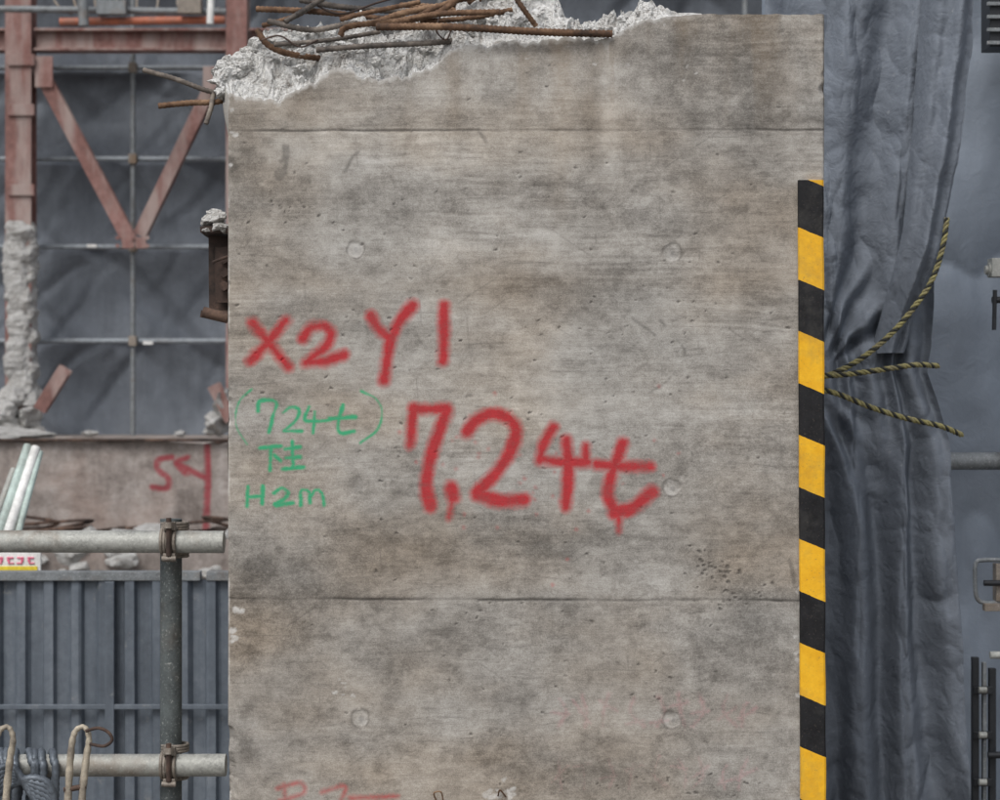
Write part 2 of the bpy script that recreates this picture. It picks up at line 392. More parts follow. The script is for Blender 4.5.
for (u,v,a) in[(355,249,1),(672,252,1),(672,488,.9),(357,487,.3),(672,720,1),(360,718,1)]:
    c=at(u,v);d=np.hypot(Xf-c.x,Zf-c.z)+(fbm(Xf*60,Zf*60,int(u),3)-.5)*.007
    ring=np.exp(-((d-.0185)/.0020)**2)*sstep(.38,.54,fbm(Xf*60,Zf*60,int(v),3))
    dark=np.maximum(dark,.60*a*ring);ins=sstep(.018,.014,d);pale=np.maximum(pale,.36*a*ins*fbm(Xf*70,Zf*70,3,3)*1.6);Y+=.0022*a*ins+.001*ring*a
    dark=np.maximum(dark,a*.6*sstep(.006,.003,np.hypot(Xf-c.x-.002,Zf-c.z+.002)+(nfine-.5)*.006))
ps=spots(335,688,10,5,7,.4,1.2,21)+spots(500,792,10,5,16,1,3,22)+spots(235,625,2,12,8,1,3,23)+spots(232,118,2,20,8,.6,2.2,24)+spots(800,600,2,60,12,.6,2.0,25)+spots(570,60,120,20,14,.2,.7,26)
pale=np.maximum(pale,sstep(-.002,.002,field(Xf,Zf,ps)+(nfine-.5)*.008)*.75)
pale=np.maximum(pale,.5*np.exp(-((U-610-3*np.sin(Vp/9))/3.5)**2)*sstep(150,20,Vp)*sstep(.42,.6,fbs(Xf*90,Zf*9,43,4)))
edge=sstep(.005,.0,np.minimum(el,er))*sstep(.5,.62,fbm(Xf*30,Zf*14,91,4));pale=np.maximum(pale,edge*.7)
tz=(Ttop[None,:]-Zf);pale=np.maximum(pale,sstep(.010,.0,tz+(nfine-.5)*.012)*.7*sstep(720,640,U))
warm=np.maximum(warm,.30*sstep(.5,.7,fbs(Xf*22,Zf*1.5,44,5))*sstep(170,30,Vp))
warm+=.22*np.exp(-((U-560)/10)**2)*sstep(330,60,Vp)+.18*np.exp(-((Vp-283)/10)**2)*fbs(Xf*4,Zf*20,8,3)
warm=np.clip(warm,0,.55)
red=[([(253,323),(268,342),(288,366)],4.3),([(286,320),(270,340),(250,361)],4.3),
 ([(303,338),(311,328),(324,326),(331,334),(324,348),(306,362)],4.1),([(306,362),(325,361),(344,355)],4.3),
 ([(371,316),(378,328),(391,338)],4.3),([(413,305),(401,319),(392,338),(387,360),(384,380)],4.9),([(444,306),(444,334),(443,362)],4.5),
 ([(410,444),(412,424),(414,409)],4.2),([(414,409),(430,409),(447,409)],5.1),([(447,409),(438,435),(429,465),(426,488),(431,506)],5.5),
 ([(451,488),(453,497)],6.0),([(453,497),(451,508),(449,517)],1.8),
 ([(467,432),(476,420),(492,414),(508,418),(516,430),(511,450),(497,472),(478,492)],5.4),([(478,494),(500,501),(523,499)],6.0),
 ([(553,427),(544,443),(540,460)],4.3),([(541,458),(560,462),(588,462)],4.4),([(567,440),(568,470),(566,507)],4.8),([(586,446),(586,460)],4.0),
 ([(597,464),(620,467),(650,466)],4.7),([(622,443),(615,465),(608,490),(614,512)],5.0),([(614,512),(632,508),(652,492)],5.9),([(619,512),(619,531)],1.9)]
Fr=field(Xf,Zf,red)-.0011
Fr+=(fbm(Xf*35,Zf*35,71,3)-.5)*.007
Fr=np.maximum(Fr,field(Xf,Zf,[([(278,788),(300,783),(303,793),(280,801)],.9),([(284,784),(286,806)],.8),([(322,792),(345,786),(340,803)],.8),([(350,798),(397,796)],1.3)])-.0042)
sprk=random.Random(3);spr=[([(a:=sprk.gauss(530,70),b:=sprk.gauss(470,35)),(a+.3,b+.3)],sprk.uniform(.2,.5)) for _ in range(60)]
Fr=np.maximum(Fr,field(Xf,Zf,spr)-.0055)
green=[([(252,389),(241,399),(236,412),(237,428),(247,444)],.5),([(258,411),(260,401),(276,402),(273,416),(269,432)],1.7),([(283,413),(291,407),(299,410),(296,420),(284,431)],1.3),([(284,431),(302,431)],1.2),
 ([(309,407),(305,420),(320,421)],1.5),([(315,412),(313,433)],1.4),([(320,421),(331,420)],1.1),([(329,419),(356,417)],1.8),([(343,405),(338,424),(341,433),(354,431)],1.7),([(361,391),(376,399),(382,412),(377,430),(360,443)],.7),
 ([(260,448),(281,446)],1.8),([(271,447),(270,470)],1.8),([(274,455),(281,461)],1.7),([(285,449),(300,447)],1.7),([(286,458),(300,457)],1.6),([(283,469),(304,467)],1.8),([(292,441),(293,468)],1.6),
 ([(248,487),(247,506)],1.7),([(248,497),(263,496)],1.5),([(263,486),(262,504)],1.7),([(274,493),(282,488),(288,493),(283,500),(275,505),(293,503)],1.6),([(301,505),(301,491),(309,492),(310,503)],1.6),([(310,497),(316,490),(322,494),(324,505)],1.6)]
Fg=field(Xf,Zf,green)+(fbm(Xf*40,Zf*40,72,3)-.5)*.003
ghost=[];gr=random.Random(11)
for k in range(9):
    u=560+k*24+gr.uniform(-6,6)
    for row in(712,775):
        ghost.append(([(u,row-14+gr.uniform(-5,5)),(u+gr.uniform(-8,8),row),(u+gr.uniform(-10,10),row+14)],1.3));ghost.append(([(u-8,row+gr.uniform(-12,12)),(u+9,row+gr.uniform(-12,12))],1.2))
Fgh=field(Xf,Zf,ghost)-.009*(1-fbm(Xf*8,Zf*8,55,3))
grid('front_face',Xf,Y,Zf,SLAB,dict(tone=tone,hue=hue,dark=dark,pale=pale,warm=warm,red=Fr,green=Fg,ghost=Fgh),parent=slab)
# ---- fractured top
ND=190
s_=np.linspace(0,1,ND)**1.3*TH
Rpx=np.interp(px,[228,240,255,270,300,350,400,436,446,470,545,560,566,600,640,700,825],
                 [66,52,40,33,29,33,34,26,6,2,1,4,26,28,17,14.5,14.5])
SS=np.repeat(s_[:,None],NX,1);PX=np.repeat(px[None,:],ND,0);XX=np.repeat(xs[None,:],ND,0)
yk=.14
zR=1.6+(400-Rpx)*MM*(1+yk/4)
T2=Ttop[None,:];k=sstep(0,yk,SS)
msk=sstep(706,640,PX)
base=T2+(np.where(PX>706,T2,zR[None,:])-T2)*k
rg=fbm(XX*14,SS*14,101,6,.58)-.5;rd=1-np.abs(2*fbm(XX*22,SS*30,131,5)-1)
st=np.floor(fbm(XX*9,SS*9,133,3)*9)/9
Zt=base+msk*sstep(0,.03,SS)*(rg*.12+(rd-.75)*.07+(st-.45)*.07)-(1-msk)*.0005
Zt=np.where(SS>.25,Zt-(SS-.25)*.18*msk,Zt)
Yt=SS+Y[-1][None,:]*(1-k)+msk*sstep(0,.02,SS)*(fbm(XX*40,SS*40,151,4)-.5)*.04
Xt=XX+msk*sstep(0,.02,SS)*(fbm(XX*30,SS*30,171,4)-.5)*.03-sstep(250,228,PX)*sstep(0,.08,SS)*.028*fbm(SS*20,SS*3,9,3)*1.6
grid('broken_top',Xt,Yt,Zt,FRAC,parent=slab,smooth=False)
def side(nm,xc,col):
    ys=np.linspace(0,TH,60);zz=np.linspace(0,1,200)
    zt=np.interp(ys,s_,Zt[:,col])
    Zs=zz[:,None]*zt[None,:];Ys=np.repeat(ys[None,:],200,0)
    ye=np.interp(zz,vv,Y[:,col]);Ys=Ys+ye[:,None]*(1-sstep(0,.05,Ys))
    Xs=np.full_like(Zs,xc)+ (fbm(Ys*6,Zs*6,7,4)-.5)*.004
    if col==0: Xs=Xs+(np.interp(ys,s_,Xt[:,0])-x0)[None,:]*sstep(.95,1,zz)[:,None]
    z0=np.zeros_like(Zs);at0=dict(tone=(fbm(Ys*5,Zs*5,9,5)-.5)*.6,hue=z0,dark=z0,pale=z0,warm=z0,red=z0-.05,green=z0-.05,ghost=z0-.05)
    grid(nm,Xs,Ys,Zs,SLAB,at0,parent=slab)
side('left_side',x0,0);side('right_side',x1,-1)
b=MB([FARW2]);b.add([(x0,TH,0),(x1,TH,0),(x1,TH,2.22),(x0,TH,2.22)],[(0,1,2,3)],FARW2,False);b.build('back_face',parent=slab)
rb=MB([FRAC,FRACD]);q=random.Random(2)
for (u,v,y,a,bb,c,sd) in [(224,80,.07,.030,.03,.030,1),(238,66,.08,.04,.03,.026,2),(222,92,.05,.016,.02,.014,3),(258,50,.10,.035,.03,.022,4),(290,42,.12,.05,.04,.018,5),(345,44,.12,.05,.04,.014,6),
                          (470,12,.30,.05,.06,.040,8),(520,10,.30,.06,.06,.044,9),(545,18,.26,.03,.05,.03,10),(395,46,.1,.03,.03,.013,11),(300,68,.04,.016,.015,.010,12),(218,72,.12,.014,.02,.014,13)]:
    rb.rock(at(u,v,y),(a,bb,c),FRAC,sd,4,.5)
for k in range(170):
    u=q.uniform(232,640);v=np.interp(u,px,(Tpx+Rpx)/2)+q.uniform(-8,6);s=q.uniform(.002,.010)
    rb.rock(at(u,v,q.uniform(.03,.12)),(s*1.3,s,s),q.choice([FRAC,FRAC,FRACD]),k+40,2,.5)
rb.build('clinging_rubble',parent=slab)
w=MB([RUST]);
for p in ([(436,800,-.004),(434,793,-.02),(441,792,-.02),(443,800,-.004)],[(498,796,-.004),(500,790,-.012),(506,797,-.004)]):
    w.tube(crom([at(a,b_,c) for a,b_,c in p],6),.0016,RUST,6)
w.build('tie_wire',parent=slab)
# ================================================================== REBARS
bars=[([(143,70,.10),(175,79,.10),(208,91,.10),(240,98,.12)],.0050,1),([(158,106,.06),(190,103,.07),(216,102,.08),(240,96,.12)],.0058,0),([(206,124,.05),(211,108,.06),(214,94,.08),(226,80,.1)],.0050,1),
([(256,9,.16),(320,12,.16),(392,20,.16),(440,24,.2)],.0062,0),([(257,30,.05),(268,45,.04),(290,54,.05),(332,60,.08)],.0062,0),([(268,21,.12),(310,30,.10),(352,24,.12),(436,18,.2)],.0058,1),
([(274,45,.02),(330,40,.04),(380,32,.06)],.0045,1),([(316,50,-.01),(370,46,-.01),(430,43,.0),(486,38,.05)],.0056,1),([(376,27,-.02),(450,27,-.025),(540,32,-.025),(612,34,-.01)],.0072,0),
([(372,24,.1),(408,12,.1),(460,3,.12),(520,-8,.14)],.0066,0),([(512,-8,.0),(524,10,.0),(536,26,.02)],.0052,0),([(500,12,.0),(440,14,.02),(392,22,.04)],.0058,0),([(300,0,.2),(350,8,.18),(420,11,.2),(500,4,.2)],.0062,1),
([(285,22,.06),(330,-6,.1),(360,-30,.12)],.0054,1),([(340,36,.02),(352,26,.02),(430,16,.04),(470,-12,.06)],.0062,0),([(218,70,.1),(250,66,.08),(300,50,.1)],.0046,1),([(262,26,.14),(300,14,.14),(330,-10,.16)],.0052,0),([(400,5,.14),(445,8,.12),(478,20,.1)],.0052,0),
([(404,25,.06),(436,8,.06),(470,-2,.08),(560,-14,.1)],.0056,0),([(340,20,.0),(362,14,.0),(420,2,.04)],.0048,0),([(420,22,.05),(470,18,.05),(512,10,.07)],.0052,0)]
rbm=MB([RUST,RUSTB,RUSTG])
for P,r,gk in bars: rbm.rebar([at(*p) for p in P],r,RUSTG if gk else RUST)
rbm.tube(crom([at(310,2,.1),at(340,14,.1),at(380,2,.1),at(420,-8,.1)],8),.0022,RUSTB,6)
rbm.tube(crom([at(440,16,.02),at(436,30,.0),at(446,40,.0),at(452,28,.02)],8),.0018,RUSTB,6)
rbm.tube(crom([at(262,40,.03),at(280,36,.02),at(300,47,.02),at(318,40,.03)],8),.0018,RUSTB,6)
rbm.build('exposed_rebar')
# ================================================================== EDGE GUARD
eg=MB([STRIPE]);a=at(798,180,-.012);c_=at(802,1120,-.012)
V=[];n=60
for i in range(n+1):
    t=i/n;zz=a.z+(.02-a.z)*t;xl=a.x+(c_.x-a.x)*t;xr=xl+.0515+.0006*math.sin(i*1.3);o=.0012*math.sin(i*.7)
    V+=[(xl,-.007+o,zz),(xl+.002,-.012+o,zz),(xr-.004,-.012+o,zz),(xr,-.009+o,zz),(xr,.06,zz),(xr-.004,.06,zz)]
F=[]
for i in range(n):
    for k in range(5):F.append((i*6+k,i*6+k+1,(i+1)*6+k+1,(i+1)*6+k))
F.append((0,1,2,3,4,5))
eg.add(V,F,STRIPE,False)
eg.build('hazard_edge_guard')
# ================================================================== STEEL STUB
sb=MB([RUSTB,FRAC]);y=.30
A=at(203,0,y).x;Bx=x0+.01;zt=at(0,228,y).z;zb=at(0,318,y).z
cx=(A+Bx)/2;L=Bx-A
sb.box((cx,y+.03,zt-.006),(L,.13,.014),RUSTB,jit=.002);sb.box((cx,y+.03,zb+.008),(L,.13,.014),RUSTB,jit=.002);sb.box((cx+.004,y+.03,(zt+zb)/2),(L-.01,.012,zt-zb-.03),RUSTB,jit=.001)
sb.box((cx+.012,y-.0,(zt+zb)/2-.004),(L-.03,.010,(zt-zb)*.62),RUSTB)
for zz in(.35,.5,.65):
    p=Vector((cx-.004,y-.012,zb+(zt-zb)*zz));sb.tube([p,p+Vector((0,-.014,0))],.011,RUSTB,6)
sb.tube([at(203,312,y-.05),at(228,318,y-.05)],.012,RUSTB,10)
sb.rock(at(215,219,y),(.026,.04,.026),FRAC,61,4,.5);sb.rock(at(222,228,y-.02),(.022,.03,.014),FRAC,62,3,.5);sb.rock(at(206,230,y-.03),(.010,.012,.006),FRAC,63,3,.5)
sb.tube([at(213,262,y-.04),at(229,256,y-.04),],.003,RUSTB,6)
sb.build('rusty_steel_stub',.0015)
# ================================================================== PIPE RAILING
y=.35;r=.0243
hr=empty('pipe_railing')
m_=MB([GALV]);pL=at(-420,540,y);pR=at(224,542,y)
m_.tube([pL,pR],r,GALV,28);m_.tube([at(-420,766,y),at(226,765,y)],r,GALV,28);m_.build('rails',parent=hr)
m_=MB([DARKPIPE])
for u in(171,-330):
    m_.tube([Vector((at(u,0,y+.055).x,y+.052,0)),Vector((at(u,0,y+.05).x,y+.052,at(0,519,y+.05).z))],r*.98,DARKPIPE,28)
m_.build('posts',parent=hr)
m_=MB([CLAMP,RUSTB])
for zpx in(541,765):
    c=at(171,zpx,y);R1=r+.004
    P=[c+Vector((-.004,math.cos(a)*(R1),math.sin(a)*(R1))) for a in np.linspace(0,2*math.pi,25)]
    for off in(-.014,-.007,0,.007,.014):m_.tube([p+Vector((off,0,0)) for p in P],.0042,CLAMP,6,False)
    c2=Vector((c.x,y+.052,c.z))
    for dz in(-.030,.030):
        P=[c2+Vector((math.cos(a)*R1,math.sin(a)*R1,dz)) for a in np.linspace(0,2*math.pi,25)]
        for off in(-.006,0,.006):m_.tube([p+Vector((0,0,off)) for p in P],.004,CLAMP,6,False)
    m_.box(c+Vector((0,-.018,.034)),(.026,.020,.018),CLAMP);m_.box(c+Vector((0,-.018,-.034)),(.026,.020,.018),CLAMP)
    m_.tube([c+Vector((0,-.030,.052)),c+Vector((0,-.030,-.03))],.0058,RUSTB,10)
    m_.tube([c+Vector((0,-.030,.030)),c+Vector((0,-.030,.043))],.0115,CLAMP,6)
    m_.tube([c+Vector((-.015,-.028,-.036)),c+Vector((.015,-.028,-.036))],.006,CLAMP,10)
m_.build('couplers',.001,parent=hr)
# ================================================================== WIRE SLINGS over lower rail
sl=MB([WIRE,CREAM,RUSTB]);q=random.Random(9);y=.35
for k in range(15):
    u=-70+k*8.2+q.uniform(-2,2);c=at(u,768,y);P=[];rr=.034+q.uniform(0,.010);sx=q.uniform(.01,.04)
    P.append(c+Vector((sx+.02,-rr-.02,-.5)));P.append(c+Vector((sx,-rr-.008,-.2)))
    for a in np.linspace(0,math.pi,8):P.append(c+Vector((sx*(1-a/3),-math.cos(a)*rr,math.sin(a)*rr)))
    P.append(c+Vector((-sx,rr+.008,-.2)));P.append(c+Vector((-sx,rr+.02,-.45)))
    Q=resample(crom(P,6),.006)
    sl.tube(Q,.0085,WIRE,8,True,[.0085*(1.1 if i%2 else .93) for i in range(len(Q))])
for k in range(6):
    P=[at(-20,806-k*4,.24),at(10,786-k*4,.235),at(34,778+k*4,.23),at(52,790+k*4,.235),at(60,840,.24)]
    Q=resample(crom(P,8),.006);sl.tube(Q,.0085,WIRE,8,True,[.0085*(1.1 if i%2 else .93) for i in range(len(Q))])
for u0,mt in((66,CREAM),(-10,CREAM)):
    P=[at(u0,860,.2),at(u0+2,800,.2),at(u0+5,752,.2),at(u0+9,732,.2),at(u0+18,727,.2),at(u0+23,738,.2),at(u0+20,760,.2),at(u0+16,800,.2),at(u0+14,860,.2)]
    Q=crom(P,8);sl.tube(Q,.0066,mt,10,True,[.0066+.0013*math.sin(i*.15)+.0007*math.sin(i*1.7) for i in range(len(Q))])
P=[at(86,731,.19),at(98,728,.18),at(108,732,.18),at(112,740,.18),at(104,746,.18),at(90,744,.19)]
sl.tube(crom(P,8),.0035,RUSTB,8)
sl.tube([at(64,790,.2),at(86,786,.2)],.006,RUSTB,8)
sl.build('wire_rope_sling')
# ================================================================== CORRUGATED FENCE
y=2.5
zt=at(0,579,y).z
xa=-3.6;xb=.35;n=int((xb-xa)/.0075);X1=np.linspace(xa,xb,n)
ph=((X1/.088)%1);prof=np.interp(ph,[0,.12,.2,.55,.63,1],[0,0,1,1,0,0])*.022
Zs=np.linspace(0.02,zt,30);XX1=np.repeat(X1[None,:],30,0);ZZ1=np.repeat(Zs[:,None],n,1)
YY1=y-prof[None,:]+(fbm(XX1*2,ZZ1*2,3,3)-.5)*.02
cf=empty('corrugated_steel_fence')
grid('sheets',XX1,YY1,ZZ1,CORR,parent=cf,smooth=False)
m_=MB([CORR,GALVD,DARKPIPE])
for i in range(3):
    m_.box((xa+.66+1.32*i,y-.008,zt+.012),(1.30,.045,.03),GALVD)
for u in(112,-290,500): 
    X=at(u,0,y).x
    m_.box((X,y-.034,zt/2),(.03,.02,zt-.01),CORR)
m_.box(((xa+xb)/2,y-.036,at(0,705,y).z),(xb-xa,.012,.016),CORR)
m_.build('frame',.002,parent=cf)
# ================================================================== SAFETY SIGN
sg=MB([WHITE,SIGNY,PINK,BLKMET,GALVD]);y=2.62
a=at(-60,551,y);b_=at(41,600,y);c=(a+b_)/2
sg.box(c,(b_.x-a.x,.012,a.z-b_.z),WHITE)
sg.box((c.x,y-.008,at(0,576,y).z),(b_.x-a.x-.02,.004,.066),SIGNY)
for i in range(9):
    X=a.x+.03+i*.034;s=1 if i%2 else -1
    sg.box((X,y-.0085,at(0,557.5,y).z),(.022,.004,.005),PINK);sg.box((X+s*.004,y-.0085,at(0,560,y).z),(.005,.004,.018),PINK);sg.box((X-s*.003,y-.0085,at(0,563,y).z),(.020,.004,.004),PINK);sg.box((X+s*.008,y-.0085,at(0,560,y).z),(.004,.004,.008),PINK)
for i in range(3):sg.box((a.x+.06+i*.12,y-.0125,at(0,576,y).z),(.06,.004,.012),BLKMET)
for X in(a.x+.05,b_.x-.05):sg.box((X,y+.02,b_.z/2),(.03,.03,b_.z),GALVD)
sg.build('safety_sign',.001)
# ================================================================== LEANING PIPES
lp=MB([GREENW,GALV,WHITE]);y=3.2
for (u0,v0,u1,v1,r_,mt) in[(-24,600,28,446,.016,GREENW),(-14,600,36,448,.018,WHITE),(-34,600,14,470,.014,GALV),(0,600,40,452,.012,GREENW)]:
    A=at(u0,v0,y-.3);B=at(u1,v1,y+.1);D=(A-B).normalized();A=A+D*(A.z/-D.z if D.z<0 else 0);lp.tube([A,B],r_,mt,12)
lp.build('leaning_pipe_bundle')
# ================================================================== FAR CONCRETE FOUNDATION
fw=empty('concrete_foundation_wall');y=10
nx=420;nz=120;X1=np.linspace(-9,3,nx);ztop=at(0,440,y).z;zlow=at(0,528,y).z
Z1=np.linspace(zlow,ztop,nz);XX1=np.repeat(X1[None,:],nz,0);ZZ1=np.repeat(Z1[:,None],nx,1)
ZZ1=ZZ1+sstep(ztop-.08,ztop,ZZ1)*(fbm(XX1*3,XX1*0,5,5)-.5)*.10+sstep(zlow+.05,zlow,ZZ1)*(fbm(XX1*5,XX1*0,6,5)-.5)*.08
YY1=y+(fbm(XX1*4,ZZ1*4,8,5)-.5)*.05
S=[([(172,457),(158,460),(158,470),(168,478),(167,488),(152,487)],2.3),([(205,478),(178,464)],2.3),([(188,457),(176,463),(186,474)],2.0),([(207,446),(208,480),(206,528)],2.6)]
grid('front',XX1,YY1,ZZ1,FARW,dict(red=field(XX1,ZZ1,S,y,-.2)),parent=fw)
m_=MB([FARW2,RUSTB])
m_.box((-3,y+3.2,(ztop-.04)/2),(12,6.3,ztop-.05),FARW2);m_.box((-3,y-.25,zlow/2-.02),(12,.6,zlow-.04),FARW2)
m_.box((-3,y-.03,ztop+.0),(12,.05,.022),RUSTB)
m_.build('mass',.02,parent=fw)
rp=MB([FRACD,RUSTB,PRIMER]);q=random.Random(14)
for k in range(190):
    s=q.uniform(.03,.12);rp.rock((q.uniform(-7,1),y-.40+q.uniform(-.2,.2),zlow+q.uniform(-.30,.0)),(s*1.5,s,s*.7),FRACD,k+200,2,.5)
for k in range(14):
    X=q.uniform(-6,0);rp.tube(crom([Vector((X,y-.3,zlow)),Vector((X+q.uniform(-.3,.3),y-.4,zlow+q.uniform(.02,.12))),Vector((X+q.uniform(-.8,.8),y-.35,zlow+q.uniform(-.1,.15)))],6),.012,RUSTB,6)
for (u,v,a_,b_,c_) in[(10,428,.16,.2,.10),(28,418,.12,.2,.10),(-10,420,.3,.3,.2),(18,400,.10,.14,.10),(4,410,.16,.2,.12),(40,430,.08,.1,.05),(218,424,.10,.2,.10),(224,405,.10,.2,.16),(212,432,.1,.1,.04),(90,434,.07,.1,.03),(180,434,.05,.1,.03)]:
    rp.rock(at(u,v,13.3),(a_,b_,c_),FRACD,int(u+v),3,.5)
rp.rock(at(5,436,12.8),(.5,.4,.08),FRACD,91,4,.5)
rp.hbeam(at(66,368,13.2),at(40,410,13.2),.11,.1,.015,PRIMER,(0,1,0));rp.hbeam(at(214,385,13.2),at(232,420,13.2),.11,.1,.015,PRIMER,(0,1,0))
rp.tube(crom([at(60,440,11),at(110,462,10.5),at(170,452,10.2),at(232,440,10)],8),.012,RUSTB,6)
rp.build('rubble_pile')
# ================================================================== STEEL FRAME
sf=MB([PRIMER,FRACD,GALVD]);y=14
def col(u,v0,v1,w,): sf.hbeam(at(u,v1,y),at(u,v0,y),w,.22,.02,PRIMER,(0,1,0))
col(21,-140,432,.235);col(238,-140,432,.19);col(-230,-140,432,.235)
sf.hbeam(at(-320,41,y),at(10,41,y),.18,.20,.022,PRIMER,(0,0,1));sf.hbeam(at(36,41,y),at(227,41,y),.18,.20,.022,PRIMER,(0,0,1));sf.hbeam(at(250,41,y),at(500,41,y),.18,.20,.022,PRIMER,(0,0,1))
sf.hbeam(at(36,62,y),at(130,240,y),.13,.12,.015,PRIMER,(0,1,0));sf.hbeam(at(214,82,y+.1),at(140,236,y+.1),.12,.11,.015,PRIMER,(0,1,0))
sf.box(at(134,243,y-.08),(.22,.02,.10),PRIMER);sf.box(at(44,72,y-.08),(.16,.02,.28),PRIMER);sf.box(at(212,80,y-.08),(.16,.02,.24),PRIMER)
for i in range(6):
    p=at(118+(i%3)*15,238+8*(i//3),y-.095);sf.tube([p,p+Vector((0,-.03,0))],.018,PRIMER,6)
for v in(60,110,190):
    sf.box(at(21,v,y-.13),(.24,.02,.1),PRIMER)
n=110;m=60;th=np.linspace(0,2*math.pi,m);tt=np.linspace(0,1,n)
TT,HH=np.meshgrid(th,tt);c0=at(22,405,y);c1=at(21,222,y)
rr=.135*(1+.8*(fbm(HH*16,np.cos(TT)*1.4+np.sin(TT)*.7,6,5)-.45))+.10*sstep(.15,0,HH);rr*=sstep(1.02,.95,HH)*.25+.75
fo=grid('fireproofing',c0.x+(c1.x-c0.x)*HH+rr*np.sign(np.cos(TT))*np.abs(np.cos(TT))**.6,y+rr*np.sin(TT)*1.15,c0.z+(c1.z-c0.z)*HH,FRACD,smooth=False)
sfo=sf.build('steel_frame',.004);fo.parent=sfo
# ================================================================== SCAFFOLD + TARPS
sc=MB([GALVD,LIGHTPIPE,CLAMP,WHITE,ORANGE]);y=14.35
for v in(-90,-20,68,159,247,341):sc.tube([at(-700,v,y),at(1500,v,y)],.0243,LIGHTPIPE,10)
for u in(-480,-175,133,440,745,1050):sc.tube([Vector((at(u,0,y-.05).x,y-.05,1.2)),Vector((at(u,0,y-.05).x,y-.05,7.5))],.0243,GALVD,10)
for u in(133,-175,440):
    for v in(68,159,247,341):
        sc.box(at(u,v,y-.06),(.07,.08,.09),CLAMP)
for (u,v) in((148,343),(40,66),(92,246)):sc.box(at(u,v,y-.05),(.09,.02,.03),WHITE)
sc.tube([at(60,22,13.2),at(225,20,13.2)],.035,ORANGE,12);sc.tube([at(-80,8,13.2),at(226,12,13.2)],.03,GALVD,10);sc.tube([at(82,-20,13),at(84,26,13)],.045,GALVD,10)
sc.tube([at(212,-20,13),at(210,24,13)],.03,WHITE,10);sc.box(at(112,8,13.1),(.25,.1,.12),GALVD);sc.box(at(190,6,13.1),(.2,.1,.14),CLAMP)
for i in range(8):sc.tube(crom([at(50+i*22,-10,13.3),at(58+i*20,6+4*(i%3),13.2),at(72+i*21,14-5*(i%2),13.3)],5),.012,CLAMP,6)
sc.build('scaffold',.003)
nx=800;nz=340;y=14.5
X1=np.linspace(-12,14,nx);Z1=np.linspace(1.0,8,nz);XX1,ZZ1=np.meshgrid(X1,Z1)
lv=np.array(sorted([at(0,v,14.35).z for v in(-180,-90,-20,68,159,247,341,440)]))
tt=np.interp(ZZ1,lv,np.arange(len(lv)));sag=np.abs(np.sin(math.pi*tt));cell=np.floor(tt)
diag=1-np.abs(2*fbm(XX1*.9+ZZ1*.9+cell*3.3,(ZZ1-XX1)*.35+cell*1.7,5,3)-1)
diag2=1-np.abs(2*fbm(XX1*1.5-ZZ1*1.2+cell*1.3,(ZZ1+XX1)*.5,35,3)-1)
YY1=y+.10+sag*.14*(fbm(XX1*.8,cell*2.7,81,2)*2-.4)+np.maximum(diag,.72)*.26+np.maximum(diag2,.8)*.20-.28
grid('tarpaulin_wall',XX1,YY1,ZZ1,TARPB)
# ================================================================== RIGHT CURTAIN
NU=380;NV=700
v_=np.linspace(-140,1130,NV);u_=np.linspace(0,1,NU);UU,VV=np.meshgrid(u_,v_)
xl=np.interp(v_,[-140,100,300,372,420,600,1130],[770,770,790,808,800,790,780])
xr=np.interp(v_,[-140,0,60,140,230,300,345,372,400,440,520,640,800,1130],[960,957,952,946,938,936,934,930,940,952,958,964,970,975])
tie=np.exp(-((VV-378)/48)**2);low=sstep(370,520,VV);top=sstep(360,230,VV)
PXc=xl[:,None]+(xr-xl)[:,None]*UU
wv=(fbm(UU*1.3,VV/520,4,2)-.5)+(fbm(UU*3,VV/130,6,3)-.5)*.16
def fold(ph,sh=1.5):
    c=.5+.5*np.cos(2*math.pi*ph);return 1-c**sh
g1=fold(UU*3.0+.12+wv*.9+VV/1500,1.4);g2=fold(UU*6.2+wv*1.2+.1*np.sin(VV/110),1.1);g3=fold(UU*3.4+.30+wv*1.5-VV/1600,1.7)
A1=.050*(.45+1.0*fbm(UU*4,VV/300,55,2));A3=.075*(.5+1.0*fbm(UU*4+9,VV/160,57,3))
Yc=-(top*A1*g1+tie*.040*g2+low*A3*g3)-(1-top)*(1-low)*(1-tie)*.035*g2
Yc+=.020*(fbm(UU*2.5,VV/220,14,2)-.5)
ang=np.degrees(np.arctan2(VV-379,PXc-818));rad=np.hypot(PXc-818,VV-379)
for (a0,L,amp,w0) in((-62,210,.030,5),(-44,170,.026,5),(-76,260,.026,4),(-28,120,.018,6),(58,150,.026,6),(72,260,.030,4.5),(40,110,.016,6)):
    dd=ang-a0-6*np.sin(rad/60+a0);mk=sstep(18,60,rad)*sstep(L,L*.45,rad)
    Yc+=amp*np.exp(-(dd/w0)**2)*mk-.5*amp*np.exp(-((dd-w0*1.7)/w0)**2)*mk
# stiff sheet crumples: flat facets meeting at creases
wxx=PXc+14*(fbm(PXc/50,VV/50,401,3)-.5);wyy=VV+24*(fbm(PXc/50,VV/50,403,3)-.5)
def crease(sx,sy,sh,sd,p=1.6):
    return (1-np.abs(2*vn(wxx/sx+wyy/sh,wyy/sy-wxx/sh*.7,sd)-1))**p
cm=.35+1.1*fbm(PXc/80,VV/120,411,3)
Yc+=cm*(.013*crease(34,85,210,421)+.010*crease(30,60,-150,423)+.006*crease(15,34,90,425)+.004*crease(11,22,-60,427))
Yc+=low*.012*crease(26,50,120,429)*cm
yc=1.03+Yc
Xc=(PXc-500)*MM*(4.95/4)+.008*np.cos(2*math.pi*(UU*3+wv));Zc=np.maximum(1.6+(400-VV)*MM*(4.95/4),.01)
cur=empty('tarpaulin_curtain')
grid('cloth',Xc,yc,Zc,TARPR,parent=cur)
